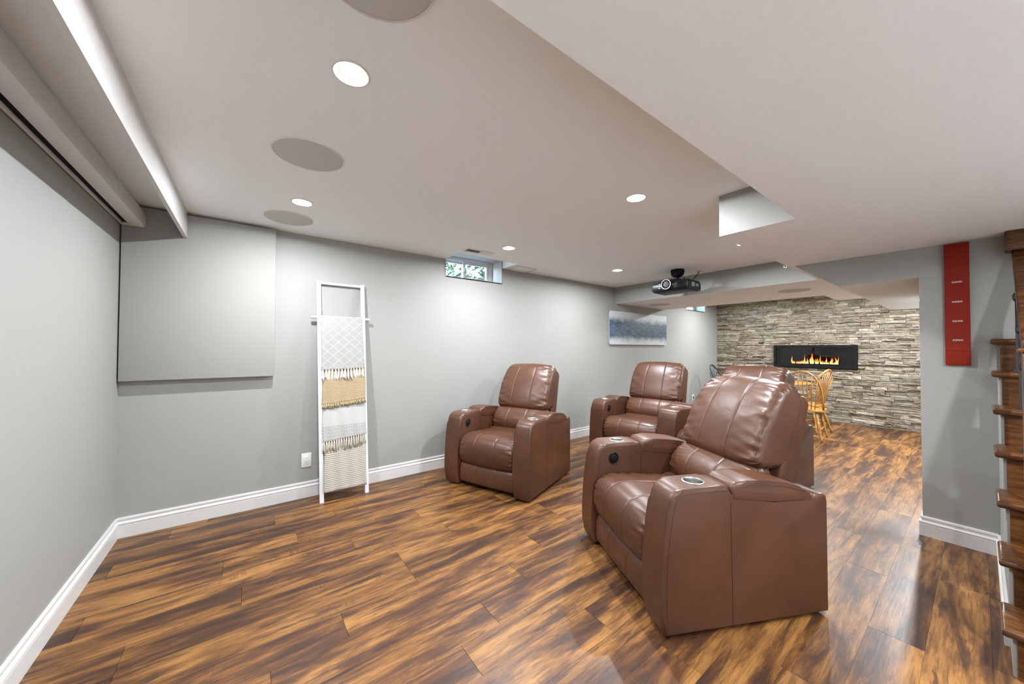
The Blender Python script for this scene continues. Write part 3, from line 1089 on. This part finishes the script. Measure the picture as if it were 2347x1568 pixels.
def recliner(name, loc, rz, seats, armw, seatw, label):
    t = empty(name, loc, rz)
    tag(t, label, 'recliner')
    total = sum(armw) + seatw * seats
    y = total / 2
    for i in range(seats + 1):
        a = arm(t, y - armw[i] / 2, armw[i], i)
        y -= armw[i]
        if i == seats:
            break
        yc = y - seatw / 2
        sm = (seatw * .175, -seatw * .175)
        sd = i * 10 + int(loc[0] * 7)
        cushion('seat_cushion', SEAT, seatw - .006, t, yc, .035, sm, .014, .013, .05, sd + 1, n=110)
        cushion('lumbar_cushion', LUMB, seatw - .010, t, yc, .04, sm, .018, .014, .06, sd + 2, n=90)
        cushion('head_cushion', HEAD, seatw - .004, t, yc, .05, sm, .022, .022, .075, sd + 3, n=120, edge_seam=True, taper=.07)
        cushion('footrest_panel', FOOT, seatw - .012, t, yc, .018, sm, .004, .003, .09, sd + 4)
        bm = bmesh.new()
        prism(bm, SHELL, 'y', yc - seatw / 2 + .012, yc + seatw / 2 - .012, bev=.014, seg=3)
        finish('back_shell', bm, M['leather'], t, smooth=True, angle=50)
        bx('base', (OX - .905, OX - .12, yc - seatw / 2 + .002, yc + seatw / 2 - .002, .03, .34), M['leather'], t, bev=.01)
        bx('rear_panel', (OX - .918, OX - .86, yc - seatw / 2 - .004, yc + seatw / 2 + .004, .025, .56), M['leather'], t, bev=.012)
        y -= seatw
        # power button in the inner face of the sitter's right arm
        first = i < seats - 1          # the near seat of a pair has its button in the outer arm
        ctl = empty('recline_control', (OX - .150, (y + seatw - .001) if first else (y + .001), .588), 0, t)
        bm = bmesh.new()
        lathe(bm, [(.036, -.004), (.036, .003), (.033, .006), (.030, .004), (.028, .001), (.0, .001)], 28, cap=False)
        ring = finish('control_ring', bm, M['black'], ctl, smooth=True, angle=50)
        bm = bmesh.new()
        lathe(bm, [(.024, .001), (.023, .006), (.016, .011), (0, .013)], 28, cap=False)
        btn = finish('button', bm, M['blackmat'], ctl, smooth=True)
        ctl.rotation_euler = ((PI / 2) if first else (-PI / 2), 0, 0)
        ctl.scale = (1, 1.15, 1)
    return t
recliner('recliner', (2.888, -2.544, 0), math.radians(153.64), 1, (.166, .166), .626, 'brown leather recliner nearest the camera with its side facing us')
recliner('recliner', (2.921, -.704, 0), math.radians(201.4), 1, (.166, .166), .626, 'brown leather recliner standing alone by the grey wall, right of the ladder')
pair = recliner('reclining_loveseat', (4.79, -1.605, 0), math.radians(180), 2, (.18, .20, .18), .67, 'two-seat brown leather recliner with shared middle arm in the back row')

# the pair is curved: a wedge-shaped middle arm lets the two seats fan out toward the back
def fan(x, y, a=math.radians(8.0), hw=.10):
    dx = x - OX
    if abs(y) <= hw:
        k = y / hw
        return OX + dx * math.cos(a * abs(k)), y - dx * math.sin(a) * k
    sg = 1 if y > 0 else -1
    dy = abs(y) - hw
    return OX + dx * math.cos(a) + dy * math.sin(a), sg * (hw - dx * math.sin(a) + dy * math.cos(a))
for ch in pair.children_recursive:
    if ch.type == 'MESH' and (ch.parent is pair or ch.parent.type == 'MESH'):
        for v in ch.data.vertices:
            v.co.x, v.co.y = fan(v.co.x, v.co.y)
    elif ch.type == 'EMPTY':
        yy = ch.location.y
        ch.location.x, ch.location.y = fan(ch.location.x, yy)

# ------------------------------------------------------------------ ceiling projector
t = empty('projector', (4.98, -1.29, 2.07))
tag(t, 'black ceiling-mounted projector with a pale lens ring', 'projector')
# local: front is -x, camera side is -y
bm = bmesh.new()
PR = [(-.01, .045), (.0, .02), (.03, .006), (.30, .0), (.335, .012), (.345, .05), (.335, .105), (.30, .13), (.03, .135), (.0, .12), (-.01, .09)]
prism(bm, [(x, z) for x, z in PR], 'y', -.245, .235, bev=.022, seg=4)
body = finish('body', bm, M['black'], t, smooth=True, angle=45)
def along_x(name, prof, loc, mat, parent, seg=36):
    bm = bmesh.new()
    lathe(bm, prof, seg, cap=False)
    o = finish(name, bm, mat, parent, smooth=True, angle=50)
    o.rotation_euler = (0, -PI / 2, 0)
    o.location = loc
    return o
lens = along_x('lens', [(.0, .008), (.03, .012), (.045, .010), (.050, .006), (.054, .020), (.054, -.02)], (-.012, .020, .088), M['black'], t)
along_x('lens_ring', [(.054, .016), (.056, .022), (.062, .023), (.0635, .018), (.062, .012), (.055, .012)], (-.012, .020, .088), simple('pale_ring', (.42, .43, .44), .4), t)
for k in range(9):
    bx('vent_slat', (-.014, -.004, -.205 + k * .0105, -.200 + k * .0105, .030, .108), M['blackmat'], t)
for z in (.052, .105):
    bx('indicator_mark', (-.0145, -.009, .105, .127, z - .003, z + .003), M['grille'], t)
bx('status_light', (-.0135, -.009, -.062, -.054, .078, .086), M['white'], t)
bx('side_label', (.09, .17, -.2462, -.2448, .045, .100), simple('grey_label', (.10, .12, .13), .6), t)
bx('side_label', (.195, .265, -.2462, -.2448, .055, .090), simple('grey_label_small', (.14, .15, .15), .6), t)
bm = bmesh.new()
lathe(bm, [(.018, .12), (.018, .19), (.05, .20), (.075, .225), (.080, .265), (.080, .290)], 28, (.16, -.03, 0))
finish('ceiling_mount', bm, M['blackmat'], t, smooth=True, angle=40)
bm = bmesh.new()
for (dx, dy) in ((-.10, -.10), (.10, -.10), (.10, .10), (-.10, .10)):
    tube(bm, [(.16, -.03, .165), (.16 + dx * .6, -.03 + dy * .6, .155), (.16 + dx, -.03 + dy, .128)], .007, 8)
finish('mount_arms', bm, M['blackmat'], t, smooth=True)
bm = bmesh.new()
tube(bm, [(.33, -.06, .09), (.37, -.08, .13), (.40, -.12, .19), (.43, -.16, .25), (.44, -.17, .284)], .005, 8)
finish('cable', bm, M['blackmat'], t, smooth=True)
bx('cable_plate', (.385, .495, -.21, -.13, .283, .289), M['white'], t, bev=.002)
for yy in (-.17, .17):
    bm = bmesh.new()
    lathe(bm, [(.0, .158), (.012, .158), (.014, .150), (.010, .130)], 14, (.05, yy, 0), cap=False)
    finish('foot', bm, M['black'], t, smooth=True)

# ------------------------------------------------------------------ fireplace
t = empty('fireplace', (9.375, (FY0 + FY1) / 2, FZ0))
tag(t, 'long black linear fireplace with orange flames set into the stone wall', 'fireplace')
HWf, HTf = (FY1 - FY0) / 2, FZ1 - FZ0
bm = bmesh.new()
fr = .040
for b in ((-HWf, HWf, 0, fr + .02), (-HWf, HWf, HTf - fr, HTf), (-HWf, -HWf + fr, fr + .02, HTf - fr), (HWf - fr, HWf, fr + .02, HTf - fr)):
    box(bm, -.03, .30, b[0], b[1], b[2], b[3])
finish('frame', bm, M['blackmat'], t)
bx('firebox_back', (.28, .30, -HWf + fr, HWf - fr, fr + .02, HTf - fr), M['blackmat'], t)
bx('glass_pane', (-.005, -.001, -HWf + fr, HWf - fr, fr + .02, HTf - fr), M['fireglass'], t)
bx('burner_tray', (.04, .16, -.42, .40, fr + .02, fr + .035), M['blackmat'], t, bev=.004)
rf = random.Random(4)
ys_ = [-.335 + .7 * k / 49 for k in range(50)]
for k, yy in enumerate(ys_):
    base = .5 + .5 * math.sin(yy * 13 + 1.2)
    h = .05 + .10 * base * rf.uniform(.5, 1) + (.085 if rf.random() < .2 else 0)
    bm = bmesh.new()
    sw = rf.uniform(-.02, .02)
    wd = rf.uniform(.008, .016)
    n = 9
    pts, rads = [], []
    for q in range(n):
        s = q / (n - 1)
        pts.append((rf.uniform(-.002, .002), sw * s * s + .006 * math.sin(s * 7 + k), h * s))
        rads.append(max(.0006, wd * (math.sin(PI * min(1, .25 + s * .75)) ** .9) * (1 - .35 * s)))
    tube(bm, pts, rads, 7)
    o = finish('flame', bm, M['flame'], t, smooth=True)
    o.location = (.10 + rf.uniform(-.03, .03), yy + .02 * rf.uniform(-1, 1), fr + .030)

# ------------------------------------------------------------------ dining set by the stone wall
def turned(bm, a, b, r0, seg=12):
    a, b = Vector(a), Vector(b)
    prof = [(0, .55), (.08, .72), (.20, .95), (.28, 1.18), (.32, .75), (.35, 1.15), (.40, 1.2), (.50, 1.32), (.60, 1.15), (.66, .72), (.69, 1.1), (.73, .72), (.80, 1.1), (.90, .85), (1, .6)]
    tube(bm, [a.lerp(b, s) for s, _ in prof], [r0 * q for _, q in prof], seg)
def windsor(loc, rz, mat, label, name='windsor_chair'):
    t = empty(name, loc, rz)
    tag(t, label, 'chair', 'bow-back dining chairs')
    # shaped seat, facing +x
    outl = [(.215, .0), (.205, .12), (.17, .20), (.05, .225), (-.10, .205), (-.185, .15), (-.21, .05)]
    outl = outl + [(x, -y) for x, y in outl[::-1]]
    P = catmull(outl, 48)
    bm = bmesh.new()
    prism(bm, [(p.x, p.y) for p in P], 'z', .418, .452, bev=.012, seg=3)
    finish('seat', bm, mat, t, smooth=True, angle=40)
    lean = lambda z: -.165 - (z - .45) * .22
    bow = []
    for k in range(29):
        a = PI * k / 28
        yy = .205 * math.cos(a) * (1 + .06 * math.sin(a))
        zz = .45 + .565 * math.sin(a) ** .62
        bow.append((lean(zz) + .085 * abs(math.cos(a)) ** 3, yy, zz))
    bm = bmesh.new()
    tube(bm, bow, .0135, 12)
    finish('bow', bm, mat, t, smooth=True)
    for k in range(7):
        y0 = (k - 3) * .040
        y1 = (k - 3) * .056
        s = math.acos(max(-1, min(1, y1 / .215)))
        zt = .45 + .565 * math.sin(s) ** .62
        bm = bmesh.new()
        tube(bm, [(-.160, y0, .44), (lean((.45 + zt) / 2) + .004, (y0 + y1) / 2, (.45 + zt) / 2), (lean(zt), y1, zt)], [.0065, .0075, .0055], 8)
        finish('spindle', bm, mat, t, smooth=True)
    feet = {}
    for sx, sy in ((1, 1), (1, -1), (-1, 1), (-1, -1)):
        a = (sx * .125, sy * .13, .425)
        b = (sx * .205 - (.015 if sx < 0 else 0), sy * .205, 0.0)
        feet[(sx, sy)] = (Vector(a), Vector(b))
        bm = bmesh.new()
        turned(bm, a, b, .0165)
        finish('leg', bm, mat, t, smooth=True)
    mids = {}
    for sy in (1, -1):
        p, q = feet[(1, sy)], feet[(-1, sy)]
        a, b = p[0].lerp(p[1], .60), q[0].lerp(q[1], .60)
        bm = bmesh.new()
        tube(bm, [a, a.lerp(b, .5), b], [.008, .0125, .008], 10)
        finish('stretcher', bm, mat, t, smooth=True)
        mids[sy] = a.lerp(b, .5)
    bm = bmesh.new()
    tube(bm, [mids[1], mids[1].lerp(mids[-1], .5), mids[-1]], [.008, .0125, .008], 10)
    finish('stretcher', bm, mat, t, smooth=True)
    return t
windsor((7.545, -2.055, 0), math.radians(3), M['oak'], 'golden oak bow-back chair with its back toward the recliners')
windsor((8.15, -1.93, 0), math.radians(76), M['oak'], 'golden oak bow-back chair turned sideways in front of the stone wall')
windsor((8.36, -.62, 0), math.radians(-88), M['darkchair'], 'charcoal bow-back chair half hidden near the grey wall')
t = empty('dining_table', (8.62, -1.33, 0))
tag(t, 'round golden oak dining table in front of the fireplace', 'table')
bm = bmesh.new()
lathe(bm, [(0, .745), (.52, .745), (.535, .740), (.54, .730), (.535, .718), (.50, .712), (0, .712)], 56, cap=False)
finish('table_top', bm, M['oak'], t, smooth=True, angle=40)
bm = bmesh.new()
lathe(bm, [(.0, .71), (.16, .71), (.15, .68), (.06, .66), (.05, .60), (.065, .52), (.085, .42), (.075, .30), (.06, .24), (.08, .20), (.08, .12), (0, .12)], 28, cap=False)
finish('pedestal', bm, M['oak'], t, smooth=True, angle=50)
for k in range(4):
    a = k * PI / 2 + .78
    bm = bmesh.new()
    tube(bm, [(.05 * math.cos(a), .05 * math.sin(a), .17), (.18 * math.cos(a), .18 * math.sin(a), .14), (.34 * math.cos(a), .34 * math.sin(a), .03)], [.034, .03, .028], 10)
    finish('foot', bm, M['oak'], t, smooth=True)

# ------------------------------------------------------------------ red wall hanging
t = empty('wall_hanging', (4.655, -3.558, 1.235))
tag(t, 'narrow red vinyl hanging strip with four small silver marks on the stair wall', 'wall hanging')
prof = [(-.010, .0), (-.030, .003), (-.034, .02), (-.034, .098), (-.026, .102), (-.022, .110), (-.022, .50), (-.024, .60), (-.030, .66), (-.026, .70), (-.034, .730), (-.036, .745), (-.037, .80), (-.033, .826), (-.020, .845), (-.003, .847), (-.003, .0)]
bm = bmesh.new()
prism(bm, prof, 'y', -.0545, .0545, bev=.002, seg=2)
finish('strip', bm, M['red'], t, smooth=True, angle=30)
rm = random.Random(9)
for k, z in enumerate((.174, .305, .439, .575)):
    bm = bmesh.new()
    for q in range(4):
        y0 = .017 - q * .0115
        pts = [(-.0245, y0 + .0045 * math.cos(a) + rm.uniform(-.001, .001), z + .0042 * math.sin(a) + rm.uniform(-.001, .001)) for a in [2 * PI * j / 8 for j in range(8)]]
        tube(bm, pts, .0017, 6, close=True)
    finish('silver_mark', bm, M['white'], t, smooth=True)

# ------------------------------------------------------------------ staircase
st = empty('staircase', (3.22, -3.70, 0))
tag(st, 'dark stained oak staircase with black iron balusters at the right edge', 'stairs')
RISE, RUN, NST = .202, .226, 7
YI, YO = .012, -.93          # tread ends (y toward the room, y to the far side)
for i in range(1, NST + 1):
    xn = (i - 1) * RUN
    bm = bmesh.new()
    box(bm, xn, min(xn + RUN + .035, 1.438), YO, YI, i * RISE - .036, i * RISE)
    eds = [e for e in bm.edges if all(abs(v.co.x - xn) < 1e-6 for v in e.verts) and abs(e.verts[0].co.z - e.verts[1].co.z) < 1e-6]
    eds += [e for e in bm.edges if all(abs(v.co.y - YI) < 1e-6 for v in e.verts) and abs(e.verts[0].co.z - e.verts[1].co.z) < 1e-6]
    bmesh.ops.bevel(bm, geom=eds, offset=.016, segments=4, affect='EDGES', profile=.5)
    finish('tread', bm, M['stair'], st, smooth=True, angle=40)
    bx('riser', (xn + .030, xn + .046, YO, -.026, (i - 1) * RISE, i * RISE - .036), M['stair'], st)
    bm = bmesh.new()
    prism(bm, [(xn + .031, i * RISE - .036), (xn + .060, i * RISE - .036), (xn + .060, i * RISE - .052), (xn + .046, i * RISE - .056)], 'y', YO, -.02)
# stepped drywall side under the treads
bm = bmesh.new()
poly = [(.045, 0.0)]
for i in range(1, 7):
    poly += [((i - 1) * RUN + .045, i * RISE - .037), (i * RUN + .045, i * RISE - .037)]
poly[-1] = (1.438, 6 * RISE - .037)
poly += [(1.438, 0.0)]
prism(bm, poly, 'y', -.90, -.015)
finish('side_wall', bm, M['wall'], st)
rz = lambda x: 1.86 + .87 * (x - 4.5)      # underside of the handrail
bm = bmesh.new()
xa, xb = 3.46 - 3.22, 4.60 - 3.22
prism(bm, [(xa, rz(3.46)), (xb, rz(4.60)), (xb, rz(4.60) + .062), (xa, rz(3.46) + .062)], 'y', -.140, -.074, bev=.012, seg=3)
finish('handrail', bm, M['stair'], st, smooth=True, angle=40)
bm = bmesh.new()
box(bm, 4.52 - 3.22, 4.655 - 3.22, -.150, -.050, 1.966, HB)
bmesh.ops.bevel(bm, geom=list(bm.edges), offset=.006, segments=2, affect='EDGES')
finish('rail_end_block', bm, M['stair'], st, smooth=True, angle=40)
for i in range(2, 7):
    for dx in (.075,):
        xx = (i - 1) * RUN + dx
        if xx > 1.36:
            continue
        bm = bmesh.new()
        s = .008
        top = rz(xx + 3.22)
        box(bm, xx - s, xx + s, -.086 - s, -.086 + s, i * RISE, top + .01)
        box(bm, xx - .016, xx + .016, -.102, -.070, i * RISE, i * RISE + .018)
        lathe(bm, [(.008, -.03), (.018, -.012), (.018, .012), (.008, .03)], 10, (xx, -.086, i * RISE + .45))
        finish('baluster', bm, M['iron'], st)
bm = bmesh.new()
box(bm, .10, .185, -.143, -.055, RISE, 1.33, bev=.006)
box(bm, .088, .197, -.155, -.043, 1.33, 1.350, bev=.006)
box(bm, .10, .185, -.143, -.055, 1.350, 1.39, bev=.012)
finish('newel_post', bm, M['stair'], st, smooth=True, angle=40)
